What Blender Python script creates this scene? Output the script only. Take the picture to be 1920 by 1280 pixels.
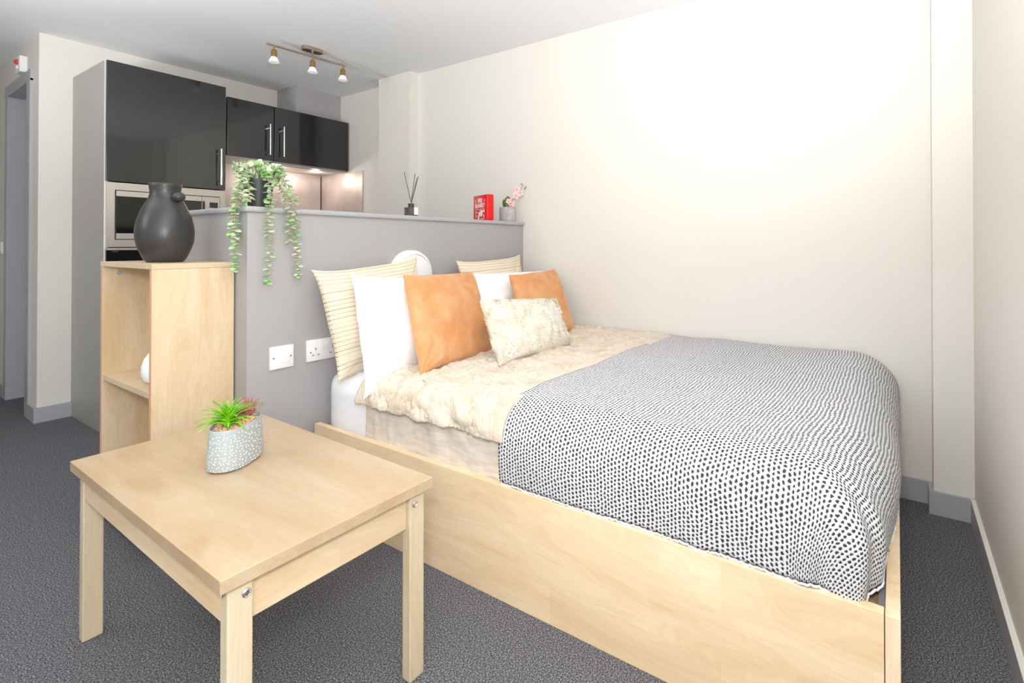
import bpy, bmesh, math, random
from math import sin, cos, pi, radians, sqrt
from mathutils import Vector, Matrix, noise

# ------------------------------------------------------------------ scene, camera, light
for o in list(bpy.data.objects):
    bpy.data.objects.remove(o)
S = bpy.context.scene
COL = S.collection
S.view_settings.view_transform = 'Standard'
S.view_settings.look = 'None'
S.view_settings.gamma = 1
S.view_settings.use_curve_mapping = False
S.view_settings.exposure = 0.11

cd = bpy.data.cameras.new('camera')
cam = bpy.data.objects.new('camera', cd)
COL.objects.link(cam)
S.camera = cam
cd.sensor_width = 36
cd.lens = 958.42 / 1920 * 36
cd.shift_x = (960 - 1056.16) / 1920
cd.shift_y = (451.23 - 640) / 1920
cd.clip_start = 0.02
cam.location = (0, 0, 1.05)
cam.rotation_euler = (radians(90.4137), 0, radians(33.102 - 90))

w = bpy.data.worlds.new('world')
S.world = w
w.use_nodes = True
w.node_tree.nodes['Background'].inputs[0].default_value = (0.85, 0.93, 1, 1)
w.node_tree.nodes['Background'].inputs[1].default_value = 1.0

def lamp(name, kind, loc, rot, energy, color=(1, 1, 1), **kw):
    l = bpy.data.lights.new(name, kind)
    l.energy = energy
    l.color = color
    for k, v in kw.items():
        setattr(l, k, v)
    o = bpy.data.objects.new(name, l)
    COL.objects.link(o)
    o.location = loc
    o.rotation_euler = rot
    return o
# daylight entering by the window behind the camera
lamp('window_daylight', 'AREA', (-0.80, -0.30, 1.45), (radians(90), 0, 0), 24, (0.95, 0.98, 1.0),
     shape='RECTANGLE', size=1.3, size_y=1.5)
# the photographer's flash, a hand above the lens, and its bounce off the ceiling
lamp('camera_flash', 'POINT', (-0.04, 0.02, 1.25), (0, 0, 0), 42, (0.98, 0.98, 1.0), shadow_soft_size=0.07)
bounce = Vector((0.80, 0.26, 1.00)).to_track_quat('-Z', 'Y').to_euler()
lamp('bounce_flash', 'SPOT', (0.15, 0.10, 1.30), bounce, 190, (1.0, 0.99, 0.98),
     shadow_soft_size=0.10, spot_size=radians(124), spot_blend=1.0)
lamp('hall_ceiling_fill', 'SPOT', (-0.30, 2.5, 1.35), Vector((0.45, 0.25, 1)).to_track_quat('-Z', 'Y').to_euler(), 125, (0.98, 0.99, 1.0), shadow_soft_size=0.15, spot_size=radians(140), spot_blend=1.0)  # added unseen upward fill with no fixture, only to brighten the ceiling
lamp('hall_fill', 'POINT', (-0.5, 2.6, 1.6), (0, 0, 0), 10, (1.0, 0.98, 0.96), shadow_soft_size=0.2)
# the two lamps under the cooker hood
for hx in (2.10, 2.42):
    lamp('hood_lamp', 'POINT', (hx, 4.02, 1.60), (0, 0, 0), 1.5, (1.0, 0.88, 0.79), shadow_soft_size=0.02)

# ------------------------------------------------------------------ helpers
def lin(c):
    return tuple(((x / 255) / 12.92 if x / 255 <= 0.04045 else ((x / 255 + 0.055) / 1.055) ** 2.4) for x in c) + (1,)

def mat(name, rgb, rough=0.6, metal=0.0, spec=0.5, coat=0.0, bump=None, var=None, sheen=0.0, emit=None, trans=0.0, aniso=None):
    m = bpy.data.materials.new(name)
    m.use_nodes = True
    nt = m.node_tree
    b = nt.nodes['Principled BSDF']
    b.inputs['Base Color'].default_value = lin(rgb)
    b.inputs['Roughness'].default_value = rough
    b.inputs['Metallic'].default_value = metal
    b.inputs['Specular IOR Level'].default_value = spec
    b.inputs['Coat Weight'].default_value = coat
    b.inputs['Coat Roughness'].default_value = 0.04
    b.inputs['Sheen Weight'].default_value = sheen
    b.inputs['Transmission Weight'].default_value = trans
    if emit:
        b.inputs['Emission Color'].default_value = lin(emit[0])
        b.inputs['Emission Strength'].default_value = emit[1]
    tc = nt.nodes.new('ShaderNodeTexCoord')
    if var or bump:
        mp = nt.nodes.new('ShaderNodeMapping')
        nt.links.new(tc.outputs['Object'], mp.inputs[0])
    if var:   # (second colour, scale, low, high)
        n = nt.nodes.new('ShaderNodeTexNoise')
        n.inputs['Scale'].default_value = var[1]
        n.inputs['Detail'].default_value = 4
        r = nt.nodes.new('ShaderNodeValToRGB')
        r.color_ramp.elements[0].position = var[2]
        r.color_ramp.elements[1].position = var[3]
        r.color_ramp.elements[0].color = lin(rgb)
        r.color_ramp.elements[1].color = lin(var[0])
        if aniso:
            mp.inputs['Scale'].default_value = aniso
        nt.links.new(mp.outputs[0], n.inputs[0])
        nt.links.new(n.outputs[0], r.inputs[0])
        nt.links.new(r.outputs[0], b.inputs['Base Color'])
    if bump:  # (scale, strength, distance)
        n = nt.nodes.new('ShaderNodeTexNoise')
        n.inputs['Scale'].default_value = bump[0]
        n.inputs['Detail'].default_value = 3
        k = nt.nodes.new('ShaderNodeBump')
        k.inputs['Strength'].default_value = bump[1]
        k.inputs['Distance'].default_value = bump[2]
        nt.links.new(mp.outputs[0], n.inputs[0])
        nt.links.new(n.outputs[0], k.inputs['Height'])
        nt.links.new(k.outputs[0], b.inputs['Normal'])
    return m

def wood(name, axis, base=(236, 208, 166), dark=(222, 184, 135), light=(245, 224, 190), seed=0.0, rough=0.38, k=0.93):
    base, dark, light = [(c[0] * k, c[1] * k, c[2] * (k + .01)) for c in (base, dark, light)]
    m = bpy.data.materials.new(name)
    m.use_nodes = True
    nt = m.node_tree
    b = nt.nodes['Principled BSDF']
    b.inputs['Roughness'].default_value = rough
    b.inputs['Specular IOR Level'].default_value = 0.35
    tc = nt.nodes.new('ShaderNodeTexCoord')
    def noise_at(scale, sc, det, dist=0.0):
        mp = nt.nodes.new('ShaderNodeMapping')
        v = [sc[1]] * 3
        v[axis] = sc[0]
        mp.inputs['Scale'].default_value = v
        mp.inputs['Location'].default_value = (seed, seed * 1.7, seed * .6)
        n = nt.nodes.new('ShaderNodeTexNoise')
        n.inputs['Scale'].default_value = scale
        n.inputs['Detail'].default_value = det
        n.inputs['Distortion'].default_value = dist
        nt.links.new(tc.outputs['Object'], mp.inputs[0])
        nt.links.new(mp.outputs[0], n.inputs[0])
        return n.outputs[0]
    a = noise_at(2.6, (0.7, 3.6), 3, 1.6)     # broad figure
    f = noise_at(30, (0.25, 6), 3)             # fibres
    kn = noise_at(5.0, (0.8, 1.7), 2, 0.3)     # warm flecks
    r1 = nt.nodes.new('ShaderNodeValToRGB')
    e = r1.color_ramp.elements
    e[0].position = 0.30; e[0].color = lin(light)
    e[1].position = 0.62; e[1].color = lin(base)
    x = e.new(0.80); x.color = lin(tuple((p + q) / 2 for p, q in zip(base, dark)))
    nt.links.new(a, r1.inputs[0])
    r2 = nt.nodes.new('ShaderNodeValToRGB')
    r2.color_ramp.elements[0].position = 0.60
    r2.color_ramp.elements[1].position = 0.78
    nt.links.new(kn, r2.inputs[0])
    mx = nt.nodes.new('ShaderNodeMixRGB')
    mx.inputs[2].default_value = lin(dark)
    ml = nt.nodes.new('ShaderNodeMath'); ml.operation = 'MULTIPLY'; ml.inputs[1].default_value = 0.45
    nt.links.new(r2.outputs[0], ml.inputs[0])
    nt.links.new(ml.outputs[0], mx.inputs[0])
    nt.links.new(r1.outputs[0], mx.inputs[1])
    # ring lines
    wv = nt.nodes.new('ShaderNodeMath'); wv.operation = 'MULTIPLY'; wv.inputs[1].default_value = 70
    nt.links.new(a, wv.inputs[0])
    sn = nt.nodes.new('ShaderNodeMath'); sn.operation = 'SINE'
    nt.links.new(wv.outputs[0], sn.inputs[0])
    ad = nt.nodes.new('ShaderNodeMath'); ad.operation = 'MULTIPLY_ADD'; ad.inputs[1].default_value = 0.024; ad.inputs[2].default_value = 0.985
    nt.links.new(sn.outputs[0], ad.inputs[0])
    fm = nt.nodes.new('ShaderNodeMapRange')
    fm.inputs['From Min'].default_value = 0.3; fm.inputs['From Max'].default_value = 0.7
    fm.inputs['To Min'].default_value = 0.965; fm.inputs['To Max'].default_value = 1.02
    nt.links.new(f, fm.inputs[0])
    pm = nt.nodes.new('ShaderNodeMath'); pm.operation = 'MULTIPLY'
    nt.links.new(ad.outputs[0], pm.inputs[0]); nt.links.new(fm.outputs[0], pm.inputs[1])
    sx_ = nt.nodes.new('ShaderNodeSeparateXYZ'); nt.links.new(tc.outputs['Object'], sx_.inputs[0])
    oth = [i for i in range(3) if i != axis]
    sm = nt.nodes.new('ShaderNodeMath'); nt.links.new(sx_.outputs[oth[0]], sm.inputs[0]); nt.links.new(sx_.outputs[oth[1]], sm.inputs[1])
    cb = nt.nodes.new('ShaderNodeCombineXYZ'); nt.links.new(sx_.outputs[axis], cb.inputs[0]); nt.links.new(sm.outputs[0], cb.inputs[1])
    br = nt.nodes.new('ShaderNodeTexBrick'); br.inputs['Scale'].default_value = 1; br.inputs['Mortar Size'].default_value = 0
    br.inputs['Brick Width'].default_value = .47; br.inputs['Row Height'].default_value = .118; br.offset = .37
    br.inputs['Color1'].default_value = (.955, .94, .915, 1); br.inputs['Color2'].default_value = (1.03, 1.035, 1.05, 1)
    nt.links.new(cb.outputs[0], br.inputs[0])
    bm_ = nt.nodes.new('ShaderNodeMixRGB'); bm_.blend_type = 'MULTIPLY'; bm_.inputs[0].default_value = 1
    nt.links.new(mx.outputs[0], bm_.inputs[1]); nt.links.new(br.outputs[0], bm_.inputs[2])
    mx = bm_
    vm = nt.nodes.new('ShaderNodeVectorMath'); vm.operation = 'SCALE'
    nt.links.new(mx.outputs[0], vm.inputs[0]); nt.links.new(pm.outputs[0], vm.inputs['Scale'])
    nt.links.new(vm.outputs[0], b.inputs['Base Color'])
    return m

class MB:
    """collects shapes in world coordinates, then links ONE mesh object"""
    def __init__(s):
        s.bm = bmesh.new()
    def box(s, x0, x1, y0, y1, z0, z1, bev=0.0, mi=0, seg=2):
        vs = [s.bm.verts.new((x, y, z)) for x in (x0, x1) for y in (y0, y1) for z in (z0, z1)]
        q = [(0, 1, 3, 2), (4, 6, 7, 5), (0, 4, 5, 1), (2, 3, 7, 6), (0, 2, 6, 4), (1, 5, 7, 3)]
        fs = [s.bm.faces.new([vs[i] for i in f]) for f in q]
        for f in fs: f.material_index = mi
        if bev:
            es = list({e for f in fs for e in f.edges})
            r = bmesh.ops.bevel(s.bm, geom=es, offset=bev, segments=seg, profile=0.5, affect='EDGES')
            for f in r['faces']: f.material_index = mi
        return s
    def prism(s, pts, z0, z1, mi=0, axis='Z'):
        def P(a, b, c):
            return {'Z': (a, b, c), 'X': (c, a, b), 'Y': (a, c, b)}[axis]
        lo = [s.bm.verts.new(P(a, b, z0)) for a, b in pts]
        hi = [s.bm.verts.new(P(a, b, z1)) for a, b in pts]
        n = len(pts)
        fs = [s.bm.faces.new(lo[::-1]), s.bm.faces.new(hi)]
        for i in range(n):
            fs.append(s.bm.faces.new([lo[i], lo[(i + 1) % n], hi[(i + 1) % n], hi[i]]))
        for f in fs: f.material_index = mi
        return s
    def lathe(s, prof, c, n=48, mi=0, sx=1, sy=1, cap=True, M=None, rot=0.0):
        rings = []
        for r, z in prof:
            ring = []
            for k in range(n):
                a = 2 * pi * k / n
                v = Vector((r * cos(a) * sx, r * sin(a) * sy, z))
                if rot: v.rotate(Matrix.Rotation(rot, 3, 'Z'))
                if M is not None: v = M @ v
                ring.append(s.bm.verts.new(v + Vector(c)))
            rings.append(ring)
        for a, b in zip(rings, rings[1:]):
            for k in range(n):
                f = s.bm.faces.new([a[k], a[(k + 1) % n], b[(k + 1) % n], b[k]])
                f.material_index = mi
        if cap:
            s.bm.faces.new(rings[0][::-1]).material_index = mi
            s.bm.faces.new(rings[-1]).material_index = mi
        return s
    def tube(s, pts, r, n=8, mi=0, cap=True):
        pts = [Vector(p) for p in pts]
        rr = r if isinstance(r, (list, tuple)) else [r] * len(pts)
        rings = []
        up = None
        for i, p in enumerate(pts):
            t = (pts[min(i + 1, len(pts) - 1)] - pts[max(i - 1, 0)]).normalized()
            if up is None:
                up = t.orthogonal().normalized()
            up = (up - t * up.dot(t)).normalized()
            sd = t.cross(up)
            rings.append([s.bm.verts.new(p + (up * cos(2 * pi * k / n) + sd * sin(2 * pi * k / n)) * rr[i]) for k in range(n)])
        for a, b in zip(rings, rings[1:]):
            for k in range(n):
                s.bm.faces.new([a[k], a[(k + 1) % n], b[(k + 1) % n], b[k]]).material_index = mi
        if cap:
            s.bm.faces.new(rings[0][::-1]).material_index = mi
            s.bm.faces.new(rings[-1]).material_index = mi
        return s
    def ball(s, c, r, sc=(1, 1, 1), mi=0, u=20, v=12, M=None):
        m = Matrix.Translation(Vector(c))
        if M is not None: m = m @ M
        m = m @ Matrix.Diagonal((r * sc[0], r * sc[1], r * sc[2], 1))
        g = bmesh.ops.create_uvsphere(s.bm, u_segments=u, v_segments=v, radius=1, matrix=m)
        for f in {f for vv in g['verts'] for f in vv.link_faces}: f.material_index = mi
        return s
    def leaf(s, base, d, nrm, L, W, mi=0, curl=0.0, n=6, round_=1.0, thick=0.0):
        """pointed or round blade from base along d"""
        d = Vector(d).normalized(); nrm = Vector(nrm)
        sd = d.cross(nrm).normalized(); nrm = sd.cross(d).normalized()
        rows = []
        for i in range(n + 1):
            t = i / n
            wd = W * (sin(pi * min(1, t * 0.96 + 0.04)) ** round_)
            c = Vector(base) + d * (L * t) + nrm * (-curl * L * t * t)
            rows.append([s.bm.verts.new(c - sd * wd / 2 + nrm * wd * .12), s.bm.verts.new(c), s.bm.verts.new(c + sd * wd / 2 + nrm * wd * .12)])
        for a, b in zip(rows, rows[1:]):
            for k in range(2):
                f = s.bm.faces.new([a[k], a[k + 1], b[k + 1], b[k]])
                f.material_index = mi; f.smooth = True
        return s
    def build(s, name, mats, parent=None, smooth=False, solid=0.0):
        me = bpy.data.meshes.new(name)
        bmesh.ops.recalc_face_normals(s.bm, faces=s.bm.faces)
        if smooth:
            for f in s.bm.faces: f.smooth = True
        s.bm.to_mesh(me); s.bm.free()
        for m in (mats if isinstance(mats, (list, tuple)) else [mats]):
            me.materials.append(m)
        o = bpy.data.objects.new(name, me)
        COL.objects.link(o)
        if parent is not None:
            root = parent
            off = Vector((0, 0, 0))
            while root is not None:
                off += root.location
                root = root.parent
            me.transform(Matrix.Translation(-off))
            o.parent = parent
        if smooth == 'auto':
            me.set_sharp_from_angle(angle=radians(35))
        if solid:
            md = o.modifiers.new('solid', 'SOLIDIFY'); md.thickness = solid
        return o

def tag(o, label=None, cat=None, group=None, kind=None):
    if label: o['label'] = label
    if cat: o['category'] = cat
    if group: o['group'] = group
    if kind: o['kind'] = kind
    return o

def thing(name, loc, label, cat, group=None):
    o = bpy.data.objects.new(name, None)
    o.empty_display_size = 0.05
    COL.objects.link(o)
    o.location = loc
    return tag(o, label, cat, group)

def solo(o, label, cat, group=None):
    """origin of a one-mesh thing moved to its base centre"""
    me = o.data
    xs = [v.co for v in me.vertices]
    c = Vector(((min(v.x for v in xs) + max(v.x for v in xs)) / 2, (min(v.y for v in xs) + max(v.y for v in xs)) / 2, min(v.z for v in xs)))
    me.transform(Matrix.Translation(-c))
    o.location = c
    return tag(o, label, cat, group)

def struct(name, mb, m, **k):
    return tag(mb.build(name, m, **k), kind='structure')

def text_mesh(txt, size, M, m, name, parent, extrude=0.0006, bold=0.0, sx=1.0):
    c = bpy.data.curves.new('t', 'FONT')
    c.body = txt; c.size = size; c.align_x = 'CENTER'; c.align_y = 'CENTER'; c.extrude = extrude; c.offset = bold
    t = bpy.data.objects.new('t', c)
    COL.objects.link(t)
    bpy.context.view_layer.update()
    dg = bpy.context.evaluated_depsgraph_get()
    me = bpy.data.meshes.new_from_object(t.evaluated_get(dg))
    bpy.data.objects.remove(t)
    me.transform(Matrix.Diagonal((sx, 1, 1, 1)))
    me.transform(M)
    me.name = name
    me.materials.clear(); me.materials.append(m)
    o = bpy.data.objects.new(name, me)
    COL.objects.link(o)
    off = Vector(); r = parent
    while r is not None:
        off += r.location; r = r.parent
    me.transform(Matrix.Translation(-off))
    o.parent = parent
    return o

# ------------------------------------------------------------------ materials
M_wall = mat('wall_paint', (226, 223, 215), 0.75, bump=(90, 0.05, 0.002))
M_ceil = mat('ceiling_paint', (238, 239, 242), 0.8, bump=(60, 0.04, 0.002))
M_greywall = mat('grey_wall_paint', (172, 170, 171), 0.45, spec=0.35, bump=(70, 0.06, 0.002))
M_skirt = mat('grey_gloss_paint', (174, 175, 179), 0.4)
M_door = mat('grey_door_paint', (150, 152, 156), 0.4)
M_carpet = bpy.data.materials.new('carpet')
def carpet():
    m = M_carpet
    m.use_nodes = True
    nt = m.node_tree
    b = nt.nodes['Principled BSDF']
    b.inputs['Roughness'].default_value = 0.95
    b.inputs['Specular IOR Level'].default_value = 0.1
    tc = nt.nodes.new('ShaderNodeTexCoord')
    n = nt.nodes.new('ShaderNodeTexNoise'); n.inputs['Scale'].default_value = 260; n.inputs['Detail'].default_value = 4; n.inputs['Roughness'].default_value = 0.75
    v = nt.nodes.new('ShaderNodeTexVoronoi'); v.inputs['Scale'].default_value = 320
    r = nt.nodes.new('ShaderNodeValToRGB')
    e = r.color_ramp.elements
    e[0].position = 0.36; e[0].color = lin((52, 53, 57))
    e[1].position = 0.66; e[1].color = lin((206, 207, 212))
    x = e.new(0.50); x.color = lin((108, 109, 114))
    mx = nt.nodes.new('ShaderNodeMixRGB'); mx.blend_type = 'MULTIPLY'; mx.inputs[0].default_value = 0.3
    r2 = nt.nodes.new('ShaderNodeValToRGB'); r2.color_ramp.elements[0].position = 0.0; r2.color_ramp.elements[1].position = 0.6
    r2.color_ramp.elements[0].color = (1, 1, 1, 1); r2.color_ramp.elements[1].color = (0.35, 0.35, 0.35, 1)
    nt.links.new(tc.outputs['Object'], n.inputs[0]); nt.links.new(tc.outputs['Object'], v.inputs[0])
    nt.links.new(n.outputs[0], r.inputs[0]); nt.links.new(v.outputs['Distance'], r2.inputs[0])
    nt.links.new(r.outputs[0], mx.inputs[1]); nt.links.new(r2.outputs[0], mx.inputs[2])
    nt.links.new(mx.outputs[0], b.inputs['Base Color'])
    k = nt.nodes.new('ShaderNodeBump'); k.inputs['Strength'].default_value = 0.6; k.inputs['Distance'].default_value = 0.006
    nt.links.new(n.outputs[0], k.inputs['Height']); nt.links.new(k.outputs[0], b.inputs['Normal'])
carpet()
WX, WY, WZ = wood('maple_along_x', 0, seed=1.3, k=.91), wood('maple_along_y', 1, seed=4.1, k=.97), wood('maple_upright', 2, seed=2.2, k=1.0)
WTOP = wood('maple_table_top', 1, base=(233, 203, 161), dark=(217, 172, 122), light=(240, 216, 180), seed=7.7, k=0.80)
WPALE = wood('maple_solid_leg', 2, base=(240, 220, 182), light=(246, 230, 198), dark=(228, 198, 152), seed=3.0, k=.87)
WSHELF = wood('maple_bookcase', 2, base=(241, 212, 168), light=(250, 229, 196), dark=(230, 190, 138), seed=9.0, k=.90)
WBED = wood('maple_bed', 1, base=(238, 210, 168), light=(246, 224, 188), dark=(224, 186, 138), seed=5.5, k=1.0)
M_pine = wood('pine_slat', 0, base=(236, 200, 150), light=(244, 214, 170), dark=(214, 168, 112), seed=1.0)
M_edgepink = mat('warm_edge_band', (222, 168, 138), 0.5)
M_black = mat('black_gloss_front', (30, 30, 33), 0.12, spec=0.55, coat=0.6)
M_blackmatt = mat('matt_black', (44, 44, 46), 0.45)
M_blackglass = mat('black_glass', (14, 14, 16), 0.08, spec=0.6)
M_carcass = mat('grey_carcass', (168, 166, 160), 0.35)
M_white_edge = mat('white_carcass_edge', (225, 223, 220), 0.45)
M_steel = mat('brushed_steel', (206, 198, 190), 0.36, metal=0.85)
M_splash = mat('steel_splashback', (206, 196, 190), 0.48, metal=0.6, var=((186, 174, 168), 5, 0.35, 0.65), bump=(4, 0.1, 0.01))
M_chrome = mat('chrome', (225, 222, 220), 0.15, metal=1.0)
M_nickel = mat('brushed_nickel', (190, 172, 152), 0.3, metal=1.0)
M_brass = mat('antique_brass', (190, 150, 92), 0.3, metal=1.0)
M_copper = mat('copper_catch', (230, 180, 150), 0.25, metal=1.0)
M_glasswhite = mat('frosted_glass', (250, 248, 244), 0.3, emit=((255, 250, 240), 0.25))
M_whiteplastic = mat('white_plastic', (240, 240, 242), 0.3)
M_slot = mat('socket_slot', (120, 120, 124), 0.5)
M_red = mat('red_plastic', (222, 12, 14), 0.35)
M_redlens = mat('red_lens', (205, 60, 55), 0.2)
M_vase = mat('charcoal_ceramic', (58, 57, 57), 0.34, spec=0.5, bump=(30, 0.02, 0.002))
M_opal = mat('opal_diffuser', (232, 235, 238), 0.3)
M_felt = mat('grey_felt', (128, 122, 126), 0.9)

# ------------------------------------------------------------------ room shell
H = 2.306
XE, YS, YN, XW = 2.563, -0.244, 4.25, -1.6
struct('floor', MB().box(XW, 2.75, YS - .1, 6.4, -0.08, 0), M_carpet)
struct('ceiling', MB().box(XW, 2.75, YS - .1, 6.4, H, H + 0.1), M_ceil)
struct('wall_east', MB().box(XE, 2.75, YS, 3.0, 0, H), M_wall)
struct('wall_kitchen_side', MB().box(2.612, 2.75, 3.0, 4.4, 0, H), M_wall)
struct('wall_south', MB().box(XW, -1.5, YS - .1, YS, 0, H).box(-.1, 2.75, YS - .1, YS, 0, H).box(-1.5, -.1, YS - .1, YS, 0, .65).box(-1.5, -.1, YS - .1, YS, 2.25, H), M_wall)
struct('wall_pier_south', MB().box(2.474, XE, YS, -0.118, 0, H), M_wall)
struct('wall_pier_north', MB().box(2.488, 2.75, 2.948, 3.30, 0, H), M_wall)
struct('wall_north', MB().prism([(0.834, YN), (2.75, YN), (2.75, YN + .15), (0.98, YN + .15)], 0, H), M_wall)
# hallway wall with the doorway
mb = MB()
def hx(y): return 0.834 + (y - YN) * 0.022
D0, D1, DH = 4.47, 5.05, 2.06
T = 0.14
mb.prism([(hx(YN), YN), (hx(YN) + T + .1, YN + .149), (hx(D0) + T, D0), (hx(D0), D0)], 0, H)
mb.prism([(hx(D1), D1), (hx(D1) + T, D1), (hx(6.4) + T, 6.4), (hx(6.4), 6.4)], 0, H)
mb.prism([(hx(D0), D0), (hx(D0) + T, D0), (hx(D1) + T, D1), (hx(D1), D1)], DH, H)
struct('wall_hall', mb, M_wall)
struct('wall_hall_end', MB().box(XW, 1.1, 6.3, 6.4, 0, H), M_wall)
# wall behind the camera, and the window beside it
struct('wall_west', MB().box(XW - .15, XW, YS, 6.4, 0, H), M_wall)
wf = MB()
for a in (-1.5, -.825, -.15): wf.box(a, a + .05, YS - .09, YS - .04, .65, 2.25)
for a in (.65, 2.2): wf.box(-1.45, -.15, YS - .085, YS - .045, a, a + .05)
struct('window_1', wf, M_whiteplastic)

# door frame and door leaf
mb = MB()
for ya, yb in ((D0 - .075, D0 + .012), (D1 - .012, D1 + .06)):
    mb.prism([(hx(ya) - .014, ya), (hx(ya) + T, ya), (hx(yb) + T, yb), (hx(yb) - .014, yb)], 0, DH + .0)
mb.prism([(hx(D0) - .014, D0 - .075), (hx(D0) + T, D0 - .075), (hx(D1) + T, D1 + .06), (hx(D1) - .014, D1 + .06)], DH - .012, DH + .06)
struct('trim_2', mb, M_skirt)
dr = tag(MB().prism([(hx(D0) + .075, D0 + .013), (hx(D0) + .115, D0 + .013), (hx(D1) + .115, D1 - .013), (hx(D1) + .075, D1 - .013)], 0.01, DH - .014).build('door_1', M_door), kind='structure')
hd = MB()
hd.box(hx(D0) + .069, hx(D0) + .075, 4.585, 4.625, 1.075, 1.125, 0.002)
hd.lathe([(.006, 0), (.006, .02), (.017, .024), (.019, .034), (.012, .042)], (hx(D0) + .073, 4.605, 1.10), 20, M=Matrix.Rotation(radians(-90), 3, 'Y'))
hd.build('door_handle', M_copper, dr, smooth='auto')
rb = MB()
rb.box(hx(D0) + .07, hx(D0) + .0755, 4.745, 4.752, 0.01, DH - .02)
rb.build('door_groove', M_slot, dr)

# partition (half wall) and cap
PX0, PY0, PZ = 0.927, 1.973, 1.168
struct('wall_partition', MB().prism([(PX0, PY0), (XE, PY0), (XE, PY0 + .21), (PX0 + .12, PY0 + .21), (PX0 + .12, 2.86), (PX0, 2.86)], 0, PZ), M_greywall)
cp = MB().prism([(PX0 - .012, PY0 - .014), (XE, PY0 - .014), (XE, PY0 + .222), (PX0 + .132, PY0 + .222), (PX0 + .132, 2.87), (PX0 - .012, 2.87)], PZ, PZ + .022)
es = [e for e in cp.bm.edges if abs(e.verts[0].co.z - e.verts[1].co.z) < 1e-6]
bmesh.ops.bevel(cp.bm, geom=es, offset=0.008, segments=4, profile=0.5, affect='EDGES')
struct('trim_1', cp, M_skirt, smooth='auto')
CAPZ = PZ + .022

# skirting boards
def skirt(name, pts, depth, h=0.09):
    """pts: run along the wall, depth vector into the room"""
    (x0, y0), (x1, y1) = pts
    dx, dy = depth
    b = MB().prism([(x0, y0), (x1, y1), (x1 + dx, y1 + dy), (x0 + dx, y0 + dy)], 0, h)
    return struct(name, b, M_skirt)
b1 = MB().prism([(2.459, YS), (2.474, YS), (2.474, -0.118), (XE, -0.118), (XE, -0.103), (2.459, -0.103)], 0, .088)
struct('baseboard_pier', b1, M_skirt)
skirt('baseboard_east', ((XE, -0.103), (XE, 1.97)), (-.015, 0), .088)
b2 = MB().box(XW, 2.459, YS, YS + .013, 0, .086, mi=0).box(XW, 2.459, YS, YS + .0135, .086, .0905, mi=1)
struct('baseboard_south', b2, [M_skirt, M_wall])
b3 = MB().prism([(0.819, YN - .015), (0.983, YN - .015), (0.983, YN), (0.834, YN), (hx(D0 - .076), D0 - .076), (hx(D0 - .076) - .015, D0 - .076)], 0, .087)
struct('baseboard_north', b3, M_skirt)
skirt('baseboard_hall', ((hx(D1 + .061), D1 + .061), (hx(6.3), 6.3)), (-.015, 0), .087)

# ------------------------------------------------------------------ kitchen
KX0, KX1, KY = 0.983, 1.590, 3.686
t = thing('tall_cabinet', ((KX0 + KX1) / 2, (KY + YN) / 2, 0), 'tall grey kitchen cabinet with glossy black top door beside the cream wall', 'cabinet')
MB().box(KX0, KX0 + .018, KY + .002, YN - .002, 0, 2.078).build('side_panel', M_carcass, t)
MB().box(KX1 - .018, KX1, KY + .002, YN - .002, 0, 2.078).build('side_panel', M_carcass, t)
MB().box(KX0, KX0 + .018, KY - .003, KY + .0015, 0, 2.078).build('edge_strip', M_white_edge, t)
MB().box(KX0 + .018, KX1 - .018, KY + .002, YN - .002, 2.06, 2.078).box(KX0 + .018, KX1 - .018, KY + .002, YN - .002, 1.375, 1.393) \
    .box(KX0 + .018, KX1 - .018, KY + .002, YN - .002, 1.00, 1.018).box(KX0 + .018, KX1 - .018, YN - .01, YN - .002, .1, 2.06).build('carcass', M_white_edge, t)
d = MB().box(KX0 + .003, KX1 - .003, KY - .022, KY - .001, 1.403, 2.076, .002).build('door', M_black, t)
MB().box(KX0 + .003, KX1 - .003, KY - .022, KY - .001, .13, .426, .002).build('drawer', M_black, t)
MB().box(KX0 + .019, KX1 - .019, KY + .04, KY + .055, 0, .125).build('kickboard', M_blackmatt, t)
def bar_handle(x, y, z0, z1, par):
    h = MB()
    h.tube([(x, y - .034, z0), (x, y - .034, z1)], .006, 12)
    for z in (z0 + .028, z1 - .028):
        h.tube([(x, y - .034, z), (x, y, z)], .0045, 8)
    return h.build('handle', M_chrome, par, smooth='auto')
bar_handle(1.548, KY - .022, 1.432, 1.664, d)
# built-in microwave
t = thing('built_in_microwave', ((KX0 + KX1) / 2, KY, 1.036), 'built-in stainless steel microwave with dark glass window behind the black vase', 'microwave')
mw0, mw1 = KX0 + .006, KX1 - .004
fr = MB()
y0, y1 = KY - .02, KY - .001
fr.box(mw0, mw0 + .036, y0, y1, 1.036, 1.398).box(mw1 - .03, mw1, y0, y1, 1.036, 1.398)
fr.box(mw0 + .036, mw1 - .03, y0, y1, 1.357, 1.398).box(mw0 + .036, mw1 - .03, y0, y1, 1.036, 1.077)
fr.build('fascia_frame', M_steel, t)
MB().box(mw0 + .036, mw1 - .03, y1 - .004, y1 + .3, 1.077, 1.357).build('oven_body', M_blackmatt, t)
md = MB().box(mw0 + .041, mw1 - .135, y0 - .004, y1 - .005, 1.081, 1.352).build('microwave_door', M_steel, t)
MB().box(mw0 + .041, mw1 - .137, y0 - .006, y0 - .0038, 1.113, 1.322).build('glass_window', M_blackglass, md)
MB().box(mw1 - .133, mw1 - .034, y0 - .004, y1 - .005, 1.081, 1.352).build('control_panel', M_steel, t)
MB().box(mw1 - .131, mw1 - .118, y0 - .006, y0 - .0038, 1.113, 1.322).build('door_trim', M_blackglass, t)
MB().box(mw1 - .092, mw1 - .045, y0 - .006, y0 - .0038, 1.283, 1.318, .001).build('display', M_blackglass, t)
kn = MB()
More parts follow.
